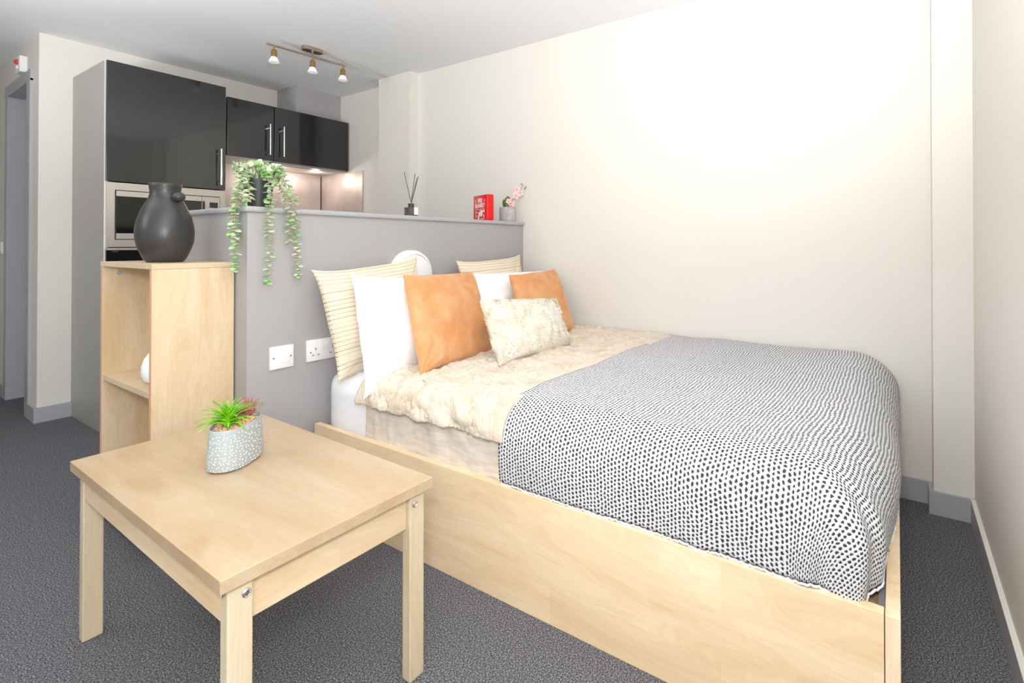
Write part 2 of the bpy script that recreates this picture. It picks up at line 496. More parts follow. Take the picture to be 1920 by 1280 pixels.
for zz in (1.24, 1.205, 1.17, 1.135, 1.10):
    kn.box(mw1 - .095, mw1 - .042, y0 - .006, y0 - .0038, zz, zz + .018, .001)
kn.build('buttons', M_whiteplastic, t)
# oven
t = thing('built_in_oven', ((KX0 + KX1) / 2, KY, 0.40), 'black built-in oven under the microwave, mostly behind the bookcase', 'oven')
MB().box(mw0, mw1, y0, y1, 0.43, 1.018).build('oven_front', M_blackglass, t)
MB().box(mw0 - .002, mw1, y0 - .004, y1, 1.0185, 1.031).build('steel_trim', M_steel, t)
MB().box(mw0 + .025, mw0 + .05, y0 - .008, y0, 1.006, 1.016).build('vent_catch', M_blackmatt, t)

# wall cabinets
WYF = 3.862
for nm, x0, x1, hxp, lab in (('wall_cabinet', 1.672, 1.988, 1.945, 'narrow glossy black wall cabinet beside the tall cabinet'),
                             ('wall_cabinet', 1.990, 2.598, 2.045, 'wide glossy black wall cabinet over the cooker hood below the grey duct')):
    t = thing(nm, ((x0 + x1) / 2, (WYF + YN) / 2, 1.662), lab, 'cabinet')
    MB().box(x0, x1, WYF + .002, YN - .002, 1.670, 2.062).build('carcass', M_carcass, t)
    d = MB().box(x0 + .002, x1 - .002, WYF - .02, WYF, 1.664, 2.066, .002).build('door', M_black, t)
    bar_handle(hxp, WYF - .02, 1.70, 1.925, d)
solo(MB().box(KX1 + .001, 1.671, WYF + .004, YN - .002, 1.662, 2.066).build('filler_panel', M_black), 'black filler strip between the tall cabinet and the wall cabinets', 'panel')
t = thing('cooker_hood', (2.29, 4.05, 1.645), 'slim grey cooker hood fixed under the wide black wall cabinet', 'cooker hood')
MB().box(1.992, 2.596, WYF + .004, YN - .004, 1.650, 1.669, .002).build('hood_body', M_carcass, t)
MB().box(2.05, 2.54, WYF + .05, YN - .10, 1.646, 1.6505).build('grease_filter', M_steel, t)
for hx_ in (2.10, 2.42):
    MB().lathe([(.028, 0), (.03, .004)], (hx_, 4.17, 1.6455), 20).build('hood_lamp_lens', M_steel, t)
MB().box(1.675, 1.985, WYF + .004, YN - .004, 1.660, 1.6695).build('light_pelmet', M_white_edge, None)
o = bpy.data.objects['light_pelmet']; solo(o, 'pale underside board below the narrow black wall cabinet', 'panel')
solo(MB().box(2.222, 2.610, 3.972, YN - .002, 2.0665, H - .001).build('duct_casing', M_greywall), 'grey boxed duct casing between wide wall cabinet and ceiling', 'duct')
t = thing('splashback', (2.1, YN - .004, .95), 'warm stainless steel splashback behind the hob, below the wall cabinets', 'splashback')
MB().box(KX1 + .001, 2.604, YN - .006, YN - .001, .90, 1.655).build('back_sheet', M_splash, t)
MB().box(2.604, 2.6115, 3.66, YN - .007, .90, 1.655).build('side_sheet', M_splash, t)
MB().box(2.598, 2.6035, YN - .011, YN - .0065, .90, 1.645).build('corner_seal', M_blackmatt, t)
t = thing('worktop', (2.1, 3.95, .90), 'grey kitchen worktop on base units hidden behind the half wall', 'worktop')
MB().box(KX1 + .002, 2.603, 3.66, YN - .007, .86, .90, .003).build('worktop_board', M_carcass, t)
MB().box(KX1 + .002, 2.603, 3.70, YN - .007, 0.0, .86).build('base_unit', M_black, t)

# track light
t = thing('ceiling_spotlight_bar', (1.93, 3.20, H), 'brass and nickel ceiling light bar with three white glass spots above the kitchen', 'ceiling light')
def bar_pt(k):  # along the bar
    a, b = Vector((1.582, 3.146, H - .055)), Vector((2.079, 3.103, H - .055))
    return a.lerp(b, k)
A, B = bar_pt(0), bar_pt(1)
MB().tube([A, B], .006, 12).build('bar', M_nickel, t, smooth='auto')
mid = bar_pt(.55)
ang = math.atan2((B - A).y, (B - A).x)
ros = MB()
pts = []
for k in range(24):
    a = 2 * pi * k / 24
    pts.append(((.034 if cos(a) > 0 else -.034) + .03 * cos(a), .03 * sin(a)))
Rz = Matrix.Rotation(ang, 2)
pts = [tuple(Rz @ Vector(p) + Vector((mid.x, mid.y + .005))) for p in pts]
ros.prism(pts, H - .024, H - .0005)
ros.build('ceiling_rose', M_nickel, t, smooth='auto')
MB().tube([(mid.x, mid.y, mid.z), (mid.x, mid.y + .004, H - .02)], .006, 10).build('stem', M_nickel, t, smooth='auto')
for k in (.085, .55, .955):
    p = bar_pt(k)
    sp = MB().tube([(p.x, p.y, p.z), (p.x, p.y, p.z - .028)], .0045, 10).lathe([(.014, 0), (.0165, .003), (.0165, .042), (.012, .05)], (p.x, p.y, p.z - .076), 24).build('spotlight', M_brass, t, smooth='auto')
    MB().lathe([(.030, 0), (.028, .004), (.0175, .03), (.013, .033)], (p.x, p.y, p.z - .102), 28).build('glass_shade', M_glasswhite, sp, smooth='auto')

# sounder on hall wall
t = thing('alarm_sounder', (0.84, 4.56, 2.13), 'small white wall box with red lens above the hallway door', 'alarm')
MB().box(hx(4.55) - .034, hx(4.55) + .001, 4.55, 4.66, 2.125, 2.225, .003).build('alarm_housing', M_whiteplastic, t)
MB().ball((hx(4.6) - .038, 4.60, 2.190), .016, (.9, 1, 1)).build('red_lens', M_redlens, t, smooth=True)
MB().ball((hx(4.6) - .036, 4.60, 2.158), .013, (.6, 1, 1)).build('white_lens', M_whiteplastic, t, smooth=True)
t = thing('light_switch', (0.86, 5.28, 1.0), 'white light switch plate on the hallway wall beyond the door', 'switch')
MB().box(hx(5.24) - .008, hx(5.24) + .001, 5.24, 5.33, .985, 1.068, .002).build('plate', M_whiteplastic, t)
MB().box(hx(5.24) - .011, hx(5.24) - .008, 5.275, 5.295, 1.01, 1.04, .001).build('rocker', M_whiteplastic, t)

# fused switch and double socket on the partition
t = thing('fused_switch', (1.05, PY0, .62), 'white fused spur switch plate on grey half wall, left of the double socket', 'switch')
MB().box(1.005, 1.095, PY0 - .010, PY0 + .001, .578, .664, .003).build('plate', M_whiteplastic, t, smooth='auto')
MB().box(1.036, 1.050, PY0 - .0125, PY0 - .0098, .605, .633, .001).build('fuse_carrier', M_whiteplastic, t)
MB().box(1.053, 1.073, PY0 - .014, PY0 - .0098, .600, .628, .0015).build('rocker', M_whiteplastic, t)
for x in (1.018, 1.083): MB().lathe([(.0035, 0), (.003, .0012)], (x, PY0 - .0098, .621), 12, M=Matrix.Rotation(radians(90), 3, 'X')).build('screw', M_slot, t)
t = thing('double_socket', (1.22, PY0, .62), 'white double electrical socket on the grey half wall beside the bed', 'socket')
MB().box(1.148, 1.294, PY0 - .010, PY0 + .001, .581, .667, .003).build('plate', M_whiteplastic, t, smooth='auto')
for cx_ in (1.184, 1.258):
    sc = MB()
    sc.box(cx_ - .002, cx_ + .002, PY0 - .0108, PY0 - .0098, .624, .634)
    for s_ in (-1, 1): sc.box(cx_ + s_ * .0115 - .0035, cx_ + s_ * .0115 + .0035, PY0 - .0108, PY0 - .0098, .603, .607)
    sc.build('pin_holes', M_slot, t)
MB().lathe([(.0033, 0), (.003, .0012)], (1.163, PY0 - .0098, .617), 12, M=Matrix.Rotation(radians(90), 3, 'X')).build('screw', M_slot, t)
for cx_ in (1.211, 1.231): MB().box(cx_ - .009, cx_ + .009, PY0 - .0135, PY0 - .0098, .626, .648, .0015).build('rocker', M_whiteplastic, t)

# round wall light on partition
t = thing('wall_light', (1.662, PY0, .90), 'round white bulkhead wall light on grey half wall behind the cushions', 'wall light')
Ry = Matrix.Rotation(radians(90), 3, 'X')
MB().lathe([(.118, 0), (.118, .028), (.113, .040), (.104, .046), (.098, .046)], (1.660, PY0 - .0005, .905), 56, M=Ry, cap=False).build('rim', M_whiteplastic, t, smooth='auto')
MB().lathe([(.099, .040), (.094, .050), (.07, .056), (.03, .058), (.001, .0585)], (1.660, PY0 - .0005, .905), 56, M=Ry).build('diffuser', M_opal, t, smooth='auto')

# ------------------------------------------------------------------ bookcase
BX0, BX1, BY0, BY1, BH = 0.672, 0.922, 2.058, 2.545, 0.985
t = thing('bookcase', ((BX0 + BX1) / 2, (BY0 + BY1) / 2, 0), 'pale maple open bookcase with one shelf against the grey half wall', 'bookcase')
MB().box(BX0, BX1, BY0, BY0 + .018, .03, BH - .0185, .0008).build('side_panel', WSHELF, t)
MB().box(BX0, BX1, BY1 - .018, BY1, .03, BH - .0185, .0008).build('side_panel', WSHELF, t)
MB().box(BX0 - .001, BX1, BY0 - .001, BY1 + .004, BH - .018, BH, .0012).build('top', WX, t)
MB().box(BX1 - .006, BX1 - .0005, BY0 + .0185, BY1 - .0185, .05, BH - .0185).build('back_panel', WSHELF, t)
MB().box(BX0 + .002, BX1 - .0065, BY0 + .0185, BY1 - .0185, .536, .556, .0008).build('shelf', WX, t)
MB().box(BX0 + .002, BX1 - .0065, BY0 + .0185, BY1 - .0185, .04, .06, .0008).build('shelf', WX, t)
for ye in (BY0 + .001, BY1 - .017): MB().box(BX0 - .0008, BX0 - .0001, ye, ye + .016, .03, BH - .02).build('edge_banding', M_edgepink, t)
MB().lathe([(.008, 0), (.007, .002)], (BX0 + .05, BY1 - .0182, BH - .045), 20, M=Matrix.Rotation(radians(90), 3, 'X')).build('cam_cover', mat('grey_cam', (170, 170, 176), .4), t)
o = MB().lathe([(.001, 0), (.02, .001), (.034, .012), (.042, .035), (.041, .06), (.032, .09), (.018, .108), (.001, .114)], (BX0 + .066, 2.224, .556), 36).build('egg_ornament', M_whiteplastic, smooth=True)
solo(o, 'white egg-shaped ornament on the middle shelf of bookcase', 'ornament')

MB().box(BX0 + .06, BX1 - .02, BY0 + .04, BY1 - .04, 0, .0395).build('plinth', M_blackmatt, bpy.data.objects['bookcase'])
# vase on the bookcase
VX, VY = 0.778, 2.262
t = thing('vase', (VX, VY, BH), 'large matt charcoal ceramic vase with small round knob on the bookcase', 'vase')
prof = [(.001, 0), (.052, .0), (.0585, .005), (.065, .0142), (.0715, .0296), (.079, .0477), (.085, .068), (.0882, .089), (.0893, .112), (.0872, .1327),
        (.0822, .158), (.0742, .184), (.0625, .210), (.0545, .226), (.0500, .2360), (.0468, .2500), (.0472, .264), (.0490, .276), (.0505, .286), (.0490, .2885), (.0465, .286), (.043, .265), (.043, .25), (.055, .21)]
MB().lathe(prof, (VX, VY, BH), 72).build('body', M_vase, t, smooth=True)
MB().ball((VX + .020, VY - .060, BH + .2390), .0205, (1.05, 1.0, .85), u=28, v=18).build('knob', M_vase, t, smooth=True)

# ------------------------------------------------------------------ coffee table
TC = Vector((0.657, 1.403, 0)); TL, TW, TZ = 0.872, 0.474, 0.4745
t = thing('coffee_table', TC, 'low pale maple coffee table with square legs in front of the bed', 'table')
t.rotation_euler = (0, 0, radians(-0.7))
def tb(*a, **k):   # local table coordinates -> box about the table centre
    x0, x1, y0_, y1_, z0, z1 = a
    return MB().box(x0 + TC.x, x1 + TC.x, y0_ + TC.y, y1_ + TC.y, z0, z1, k.get('bev', 0.0015))
tb(-TW / 2, TW / 2, -TL / 2, TL / 2, TZ - .026, TZ, bev=.0018).build('tabletop', WTOP, t)
LG = 0.043
LD = 0.029
for sx in (-1, 1):
    for sy in (-1, 1):
        cx_, cy_ = sx * (TW / 2 - .017 - LG / 2), sy * (TL / 2 - .013 - LD / 2)
        lg = tb(cx_ - LG / 2, cx_ + LG / 2, cy_ - LD / 2, cy_ + LD / 2, 0, TZ - .0265, bev=.003).build('leg', WPALE, t)
        bp_ = [(.0085, 0), (.0080, .003), (.0055, .0048), (.0048, .0038)]
        MB().lathe(bp_, (TC.x + cx_ - sx * .009, TC.y + sy * (TL / 2 - .013), .425), 20, M=Matrix.Rotation(radians(90 if sy < 0 else -90), 3, 'X')).build('bolt', M_chrome, lg, smooth='auto')
        MB().lathe(bp_, (TC.x + sx * (TW / 2 - .017), TC.y + cy_, .437), 20, M=Matrix.Rotation(radians(90 * sx), 3, 'Y')).build('bolt', M_chrome, lg, smooth='auto')
ia = TW / 2 - .017 - LG
ib = TL / 2 - .013 - LD
for sy in (-1, 1):
    ya = sy * (TL / 2 - .013 - .012)
    tb(-ia + .001, ia - .001, min(ya, ya - sy * .018), max(ya, ya - sy * .018), .366, TZ - .0265).build('apron', WX, t)
for sx in (-1, 1):
    xa = sx * (TW / 2 - .017 - .002)
    tb(min(xa, xa - sx * .018), max(xa, xa - sx * .018), -ib + .001, ib - .001, .376, TZ - .0265).build('apron', WY, t)

# pot with succulents
def pot_material():
    m = bpy.data.materials.new('dotted_pot_glaze'); m.use_nodes = True
    nt = m.node_tree; b = nt.nodes['Principled BSDF']; b.inputs['Roughness'].default_value = .6
    tc = nt.nodes.new('ShaderNodeTexCoord')
    v = nt.nodes.new('ShaderNodeTexVoronoi'); v.voronoi_dimensions = '2D'; v.inputs['Scale'].default_value = 1.0; v.inputs['Randomness'].default_value = .72
    r = nt.nodes.new('ShaderNodeValToRGB'); r.color_ramp.elements[0].position = .15; r.color_ramp.elements[1].position = .21
    r.color_ramp.elements[0].color = lin((246, 247, 247)); r.color_ramp.elements[1].color = lin((164, 171, 172))
    nt.links.new(tc.outputs['UV'], v.inputs[0]); nt.links.new(v.outputs['Distance'], r.inputs[0]); nt.links.new(r.outputs[0], b.inputs['Base Color'])
    return m
PC = Vector((0.664, 1.468, TZ)); PR = radians(33)
t = thing('potted_succulents', PC, 'grey oval pot with white dots and artificial succulents on coffee table', 'potted plant')
pb = MB()
prof = [(.001, 0), (.85, 0), (.98, .006), (1.0, .02), (.985, .045), (.955, .075), (.925, .100), (.915, .106), (.885, .109), (.855, .106), (.84, .099), (.001, .098)]
NP = 96
uvl = pb.bm.loops.layers.uv.new('UVMap')
rings = []
for (r, z) in prof:
    ring = []
    for k in range(NP):
        a = 2 * pi * k / NP
        # long axis 0.078, short axis 0.047 with squarer ends
        v = Vector((0.081 * r * math.copysign(abs(cos(a)) ** .85, cos(a)), 0.050 * r * math.copysign(abs(sin(a)) ** .85, sin(a)), z + .003 * (z / .109) * cos(a)))
        v.rotate(Matrix.Rotation(PR, 3, 'Z'))
        ring.append(pb.bm.verts.new(v + PC))
    rings.append(ring)
hsum = 0
for i in range(len(rings) - 1):
    dz = sqrt((prof[i][1] - prof[i + 1][1]) ** 2 + ((prof[i][0] - prof[i + 1][0]) * .06) ** 2)
    for k in range(NP):
        f = pb.bm.faces.new([rings[i][k], rings[i][(k + 1) % NP], rings[i + 1][(k + 1) % NP], rings[i + 1][k]])
        for l, (kk, hh) in zip(f.loops, ((k, hsum), (k + 1, hsum), (k + 1, hsum + dz), (k, hsum + dz))):
            l[uvl].uv = (kk / NP * .40 * 116, hh * 116)
        f.material_index = 0 if i < 6 else 1
    hsum += dz
pb.bm.faces.new(rings[0][::-1]); pb.bm.faces.new(rings[-1])
M_potrim = mat('pale_pot', (168, 175, 176), .6)
pot = pb.build('pot', [pot_material(), M_potrim], t, smooth='auto')
M_gravel = mat('gravel', (222, 176, 134), .8)
gr = MB(); random.seed(5)
for _ in range(330):
    a = random.random() * 2 * pi; q = sqrt(random.random()) * .80
    v = Vector((.0775 * q * cos(a), .048 * q * sin(a), .1025 + .003 * q * cos(a) + random.random() * .005))
    v.rotate(Matrix.Rotation(PR, 3, 'Z'))
    gr.ball(v + PC, random.uniform(.0022, .0038), (random.uniform(.8, 1.2), 1, .8), u=6, v=4)
tag(gr.build('gravel', M_gravel, t), kind='stuff')
M_leaf = mat('bright_leaf', (138, 205, 30), .4, var=((98, 172, 18), 40, .4, .6))
M_leafdark = mat('olive_tip', (128, 150, 70), .5)
M_plum = mat('plum_leaf', (206, 122, 130), .5, var=((176, 96, 110), 60, .4, .6))
def blade(mb, base, az, el, L, W, droop, mi=0, n=9):
    p = Vector(base); prev = None
    rows = []
    for i in range(n + 1):
        tt = i / n
        e = el - droop * tt ** 1.3
        d = Vector((cos(az) * cos(e), sin(az) * cos(e), sin(e)))
        if i: p = p + d * (L / n)
        sd = Vector((-sin(az), cos(az), 0))
        up = sd.cross(d) * -1
        wd = W * (1 - tt) ** .75 * (0.75 + .5 * sin(pi * min(tt * 1.6, 1)) )
        rows.append([mb.bm.verts.new(p - sd * wd / 2 + up * wd * .3), mb.bm.verts.new(p), mb.bm.verts.new(p + sd * wd / 2 + up * wd * .3)])
    for a, b in zip(rows, rows[1:]):
        for k in range(2):
            f = mb.bm.faces.new([a[k], a[k + 1], b[k + 1], b[k]]); f.material_index = mi; f.smooth = True
gp = MB(); random.seed(11)
v = Vector((-.036, -.003, .096)); v.rotate(Matrix.Rotation(PR, 3, 'Z')); base = PC + v
for i in range(36):
    az = i * 2.399 + random.uniform(-.2, .2)
    lvl = i / 36
    toward_plum = max(0, cos(az - PR))
    blade(gp, base + Vector((0, 0, .002 + .02 * lvl)), az, radians(52 + 34 * lvl + 14 * toward_plum * (1 - lvl)), random.uniform(.078, .098) * (1 - .20 * lvl) * (1 - .25 * toward_plum * (1 - lvl)), .0170 * (1 - .2 * lvl), radians(104 - 76 * lvl), 0, 11)
for i in range(6):
    az = radians(-50 + 14 * i)
    blade(gp, base + Vector((0, 0, .02)), az, radians(66), .098, .0035, radians(95), 1, 12)
gp.build('green_succulent', [M_leaf, M_leafdark], t, solid=.0012)
rp = MB(); v = Vector((.040, -.004, .104)); v.rotate(Matrix.Rotation(PR, 3, 'Z')); base = PC + v
for i in range(34):
    az = i * 2.399; lvl = i / 34
    blade(rp, base + Vector((0, 0, .004 * lvl)), az, radians(28 + 58 * lvl), .056 * (1 - .10 * lvl), .0130, radians(-8), 0, 6)
rp.build('plum_succulent', M_plum, t, solid=.0016)

# ------------------------------------------------------------------ things on the half wall
# trailing plant
M_trail = mat('trailing_leaf', (150, 200, 122), .5, var=((200, 216, 176), 22, .42, .62))
M_trail2 = mat('trailing_leaf_pale', (212, 214, 190), .55)
M_stem = mat('stem', (176, 170, 120), .6)
TP = Vector((1.000, 2.045, CAPZ))
t = thing('trailing_plant', TP, 'artificial trailing eucalyptus plant in black pot on half wall corner', 'potted plant')
MB().lathe([(.001, 0), (.038, 0), (.041, .003), (.052, .095), (.0535, .106), (.050, .106), (.048, .096), (.001, .09)], TP, 40).build('pot', M_blackmatt, t, smooth='auto')
random.seed(21)
def vine(path, n_leaf, size, seed, skip_mat=False):
    rnd = random.Random(seed)
    mb = MB()
    pts = [Vector(p) for p in path]
    # catmull-rom
    P = [pts[0]] + pts + [pts[-1]]
    cur = []
    for i in range(1, len(P) - 2):
        for k in range(10):
            u = k / 10
            p0, p1, p2, p3 = P[i - 1], P[i], P[i + 1], P[i + 2]
            cur.append(.5 * ((2 * p1) + (p2 - p0) * u + (2 * p0 - 5 * p1 + 4 * p2 - p3) * u * u + (3 * p1 - p0 - 3 * p2 + p3) * u ** 3))
    cur.append(pts[-1])
    mb.tube(cur, .0011, 5, mi=0)
    for i in range(n_leaf):
        u = (i + .5) / n_leaf * (len(cur) - 1.001)
        k = int(u); c = cur[k].lerp(cur[k + 1], u - k)
        tan = (cur[k + 1] - cur[k]).normalized()
        az = i * 1.35 + rnd.uniform(-.5, .5)
        sz = size * rnd.uniform(.75, 1.15) * (1.0 - .30 * i / n_leaf)
        for s_ in (0, pi):
            d = Vector((cos(az + s_), sin(az + s_), 0))
            d = (d - tan * d.dot(tan)).normalized() * 1.0 + tan * .25
            nn = (tan * -1 + Vector((rnd.uniform(-.5, .5), rnd.uniform(-.9, .2), rnd.uniform(-.2, .5)))).normalized()
            mb.leaf(c, d, nn, sz, sz * .82, mi=1 if rnd.random() < .60 else 2, curl=rnd.uniform(-.15, .25), round_=.55, n=7)
    return mb.build('vine', [M_stem, M_trail, M_trail2], t, solid=.0006)
R = TP + Vector((0, 0, .10))
yf = PY0 - .028
# left strand over the left end of the wall, one middle strand, one right strand, shorter ones round the pot
vine([R, R + Vector((-.05, -.02, .035)), (.915, 2.01, 1.26), (.893, 1.99, 1.16), (.893, 1.985, 1.05), (.896, 1.985, .955)], 46, .029, 1)
vine([R, R + Vector((-.04, .02, .03)), (.930, 2.04, 1.25), (.905, 2.03, 1.16), (.900, 2.02, 1.08)], 30, .031, 2)
vine([R, R + Vector((0, -.05, .03)), (.992, yf, 1.24), (.985, yf - .004, 1.13), (.992, yf, 1.02), (.985, yf, .905)], 42, .026, 3)
vine([R, R + Vector((.05, -.03, .035)), (1.075, yf, 1.245), (1.092, yf, 1.13), (1.096, yf, 1.02), (1.10, yf, .925)], 44, .026, 4)
vine([R, R + Vector((.03, -.035, .03)), (1.045, yf, 1.23), (1.062, yf - .004, 1.13), (1.068, yf, 1.06)], 26, .028, 5)
vine([R, R + Vector((-.045, -.01, .03)), (.94, 1.985, 1.245), (.915, 1.96, 1.20)], 18, .030, 6)
vine([R, R + Vector((.05, .0, .03)), (1.085, 2.03, 1.27), (1.115, 2.02, 1.22)], 18, .030, 7)
for i in range(13):
    a = i * .483 + .3
    vine([R, R + Vector((cos(a) * .035, sin(a) * .035, .045 + .008 * (i % 3))), R + Vector((cos(a) * .085, sin(a) * .07, .030 + .012 * (i % 3)))], 11, .031, 10 + i)

# reed diffuser
DC = Vector((1.722, 2.03, CAPZ))
t = thing('reed_diffuser', DC, 'small square glass reed diffuser with dark reeds on the half wall', 'reed diffuser')
M_bottle = mat('smoked_glass', (120, 104, 98), .08, trans=.55)
MB().box(DC.x - .024, DC.x + .024, DC.y - .024, DC.y + .024, CAPZ + .0003, CAPZ + .045, .004).build('bottle', M_bottle, t, smooth='auto')
MB().box(DC.x - .002, DC.x + .022, DC.y - .0256, DC.y - .0242, CAPZ + .008, CAPZ + .044).build('label', M_whiteplastic, t)
MB().lathe([(.014, .0455), (.014, .064), (.010, .064)], DC, 24).build('collar', M_blackmatt, t, smooth='auto')
M_reed = mat('olive_reed', (84, 88, 72), .6)
for (dx, dz, dy) in ((-.052, .215, -.01), (.038, .205, -.01), (.042, .200, .004), (.032, .218, .008)):
    MB().tube([(DC.x - dx * .1, DC.y, CAPZ + .05), (DC.x + dx, DC.y + dy, CAPZ + dz)], .0018, 6).build('reed', M_reed, t)

# fire blanket box
a0 = radians(68)
FN = Vector((2.236, 1.985, CAPZ + .0005))
t = thing('fire_blanket_box', FN, 'red fire blanket box with white lettering standing on the half wall', 'box')
wv, dv = Vector((cos(a0), sin(a0), 0)), Vector((sin(a0), -cos(a0), 0))   # width runs back-left, depth to the right
W_, D_, H_ = .185, .045, .152
bx = MB()
P4 = [FN, FN + dv * D_, FN + dv * D_ + wv * W_, FN + wv * W_]
bx.prism([(p.x, p.y) for p in P4], FN.z, FN.z + H_)
bmesh.ops.bevel(bx.bm, geom=list(bx.bm.edges), offset=.006, segments=3, profile=.5, affect='EDGES')
bx.build('box_body', M_red, t, smooth='auto')
# local frame of front face: x to the right (-wv), y up, z outwards (-dv)
def face_M(u, v, off=.0008):
    o = FN + wv * (W_ - u) + Vector((0, 0, v)) - dv * off
    M = Matrix.Identity(4)
    for i in range(3):
        M[i][0] = -wv[i]; M[i][1] = (0, 0, 1)[i]; M[i][2] = -dv[i]; M[i][3] = o[i]
    return M
M_print = mat('white_print', (244, 236, 232), .5)
text_mesh('FIRE', .034, face_M(W_ / 2 + .002, .118), M_print, 'lettering', t, .0003, .0009, .95)
text_mesh('BLANKET', .034, face_M(W_ / 2, .088), M_print, 'lettering', t, .0003, .0009, .88)
pic = MB()
def fbox(u0, u1, v0, v1, off=.0004):
    c = [FN + wv * (W_ - u) + Vector((0, 0, v)) - dv * off for u, v in ((u0, v0), (u1, v0), (u1, v1), (u0, v1))]
    pic.bm.faces.new([pic.bm.verts.new(p) for p in c])
for (u0, u1, v0, v1) in ((.03, .032, .006, .068), (.155, .157, .006, .068), (.03, .157, .067, .069), (.066, .084, .006, .03), (.072, .10, .03, .05), (.094, .128, .034, .062),
                         (.104, .118, .024, .036), (.130, .150, .05, .062), (.136, .146, .02, .034), (.038, .056, .052, .055), (.038, .056, .045, .048), (.038, .056, .030, .033), (.038, .056, .022, .025), (.100, .150, .010, .013)):
    fbox(u0, u1, v0, v1)
for k in range(9):
    a = radians(40 * k)
    u, v = .104 + .02 * cos(a), .044 + .016 * sin(a)
    fbox(u - .004, u + .005, v - .004, v + .004)
for s_ in (0, 1):
    u = .028 + s_ * .122
    fbox(u, u + .010, .117, .120); fbox(u + .002, u + .008, .123, .126); fbox(u + .001, u + .009, .111, .114)
pic.build('pictogram', M_print, t)

# orchid
OC = Vector((2.482, 2.035, CAPZ))
t = thing('potted_orchid', OC, 'small pink orchid in a concrete pot at the end of half wall', 'potted plant')
M_conc = mat('concrete', (172, 170, 168), .8, var=((192, 190, 188), 30, .4, .65), bump=(60, .2, .003))
MB().lathe([(.001, .0003), (.047, .0003), (.049, .003), (.049, .088), (.047, .091), (.041, .091), (.040, .08), (.001, .078)], OC, 48).build('pot', M_conc, t, smooth='auto')
M_orl = mat('dark_leaf', (72, 104, 22), .35)
lf = MB()
lf.leaf(OC + Vector((-.008, -.008, .075)), (.05, -.0, .95), (-.7, -.7, .1), .088, .046, round_=.6, curl=.05, n=10)
lf.leaf(OC + Vector((-.003, .0, .075)), (-.25, .15, .9), (-.7, -.7, .1), .070, .036, round_=.6, curl=.15, n=10)
lf.build('leaf', M_orl, t, solid=.002)
MB().tube([OC + Vector((.005, 0, .07)), OC + Vector((.018, -.01, .115)), OC + Vector((.030, -.03, .155)), OC + Vector((.05, -.055, .20)), OC + Vector((.055, -.085, .232))], .0015, 6).build('stem', mat('orchid_stem', (90, 84, 74), .5), t)
M_petal = mat('pink_petal', (248, 206, 208), .5)
M_pc = mat('petal_centre', (246, 178, 84), .5)
M_bud = mat('bud', (150, 108, 96), .5)
cam_dir = Vector((-.78, -.62, -.05)).normalized()
for i, (dx, dz, s_, tilt) in enumerate(((.0, .128, .020, .9), (.018, .100, .020, .3), (.045, .165, .026, 0), (.052, .205, .025, .4), (.074, .182, .022, .8), (.024, .118, .015, .2))):
    c = OC + Vector((dx * .9 - .008, -.018 - dx * .55, dz))
    fl = MB()
    e1 = Vector((.62, -.78, 0)); e2 = cam_dir.cross(e1).normalized()
    for k in range(5):
        a = 2 * pi * k / 5 + tilt
        d = e1 * cos(a) + e2 * sin(a) + cam_dir * .35
        fl.leaf(c, d, cam_dir, s_, s_ * .85, mi=0, round_=.6, curl=.2, n=6)
    fl.ball(c + cam_dir * .004, .0042 if i != 4 else .003, mi=1, u=8, v=6)
    fl.build('flower', [M_petal, M_pc], t, solid=.0008)
for (dx, dz) in ((.066, .238), (.092, .222), (.084, .212)):
    MB().ball(OC + Vector((dx * .9, -.02 - dx * .7, dz)), .0048, (1, 1, 1.2), u=10, v=8).build('bud', M_bud, t, smooth=True)

# ------------------------------------------------------------------ bed
QX, QZ, QF = 1.168, .338, .022
t = thing('bed_base', (1.86, .98, 0), 'maple laminate platform bed base with tall side panel and foot board', 'bed')
MB().box(QX, QX + .024, QF + .001, 1.945, 0, QZ, .0015).build('side_panel', WBED, t)
MB().box(QX - .001, 2.548, -.004, QF - .0005, 0, QZ, .0015).build('foot_board', WZ, t)
MB().box(QX + .025, QX + .062, QF + .012, 1.945, .05, QZ - .022).build('inner_rail', M_pine, t)
MB().box(QX + .0625, 2.54, QF + .012, 1.945, .26, .28).build('slat_deck', M_pine, t)
MB().box(QX + .030, 2.54, QF + .0005, QF + .0115, .05, QZ - .012).build('felt_strip', M_felt, t)
sl = MB().box(QX + .0625, 1.50, QF + .012, .10, .281, .300, .001)
sl.build('slat', M_pine, t)
MB().lathe([(.004, 0), (.0035, .002)], (QX + .012, .62, QZ - .0005), 12).build('panel_clip', M_whiteplastic, t)

# mattress with fitted sheet
def sheet_noise(p, s, a):
    return a * noise.noise(Vector(p) * s)
M_sheet = mat('white_cotton', (244, 245, 250), .8, bump=(25, .25, .006))
def rounded_slab(x0, x1, y0, y1, z0, z1, r, nx, ny, nz, amp):
    """closed slab with rounded top edges, gently creased"""
    mb = MB()
    bmesh.ops.create_cube(mb.bm, size=1)
    bmesh.ops.subdivide_edges(mb.bm, edges=mb.bm.edges, cuts=26, use_grid_fill=True)
    for v in mb.bm.verts:
        p = Vector(((x0 + x1) / 2 + v.co.x * (x1 - x0), (y0 + y1) / 2 + v.co.y * (y1 - y0), (z0 + z1) / 2 + v.co.z * (z1 - z0)))
        q = Vector((min(max(p.x, x0 + r), x1 - r), min(max(p.y, y0 + r), y1 - r), min(max(p.z, z0 + .02), z1 - r)))
        d = p - q
        if d.length > 1e-6:
            rr = r if p.z > (z0 + z1) / 2 else min(r, d.length)
            p = q + d.normalized() * min(d.length, r)
        p += Vector((1, 1, 1)) * sheet_noise((p.x * 1.0, p.y * 1.0, p.z * 3), 9, amp)
        v.co = p
    return mb
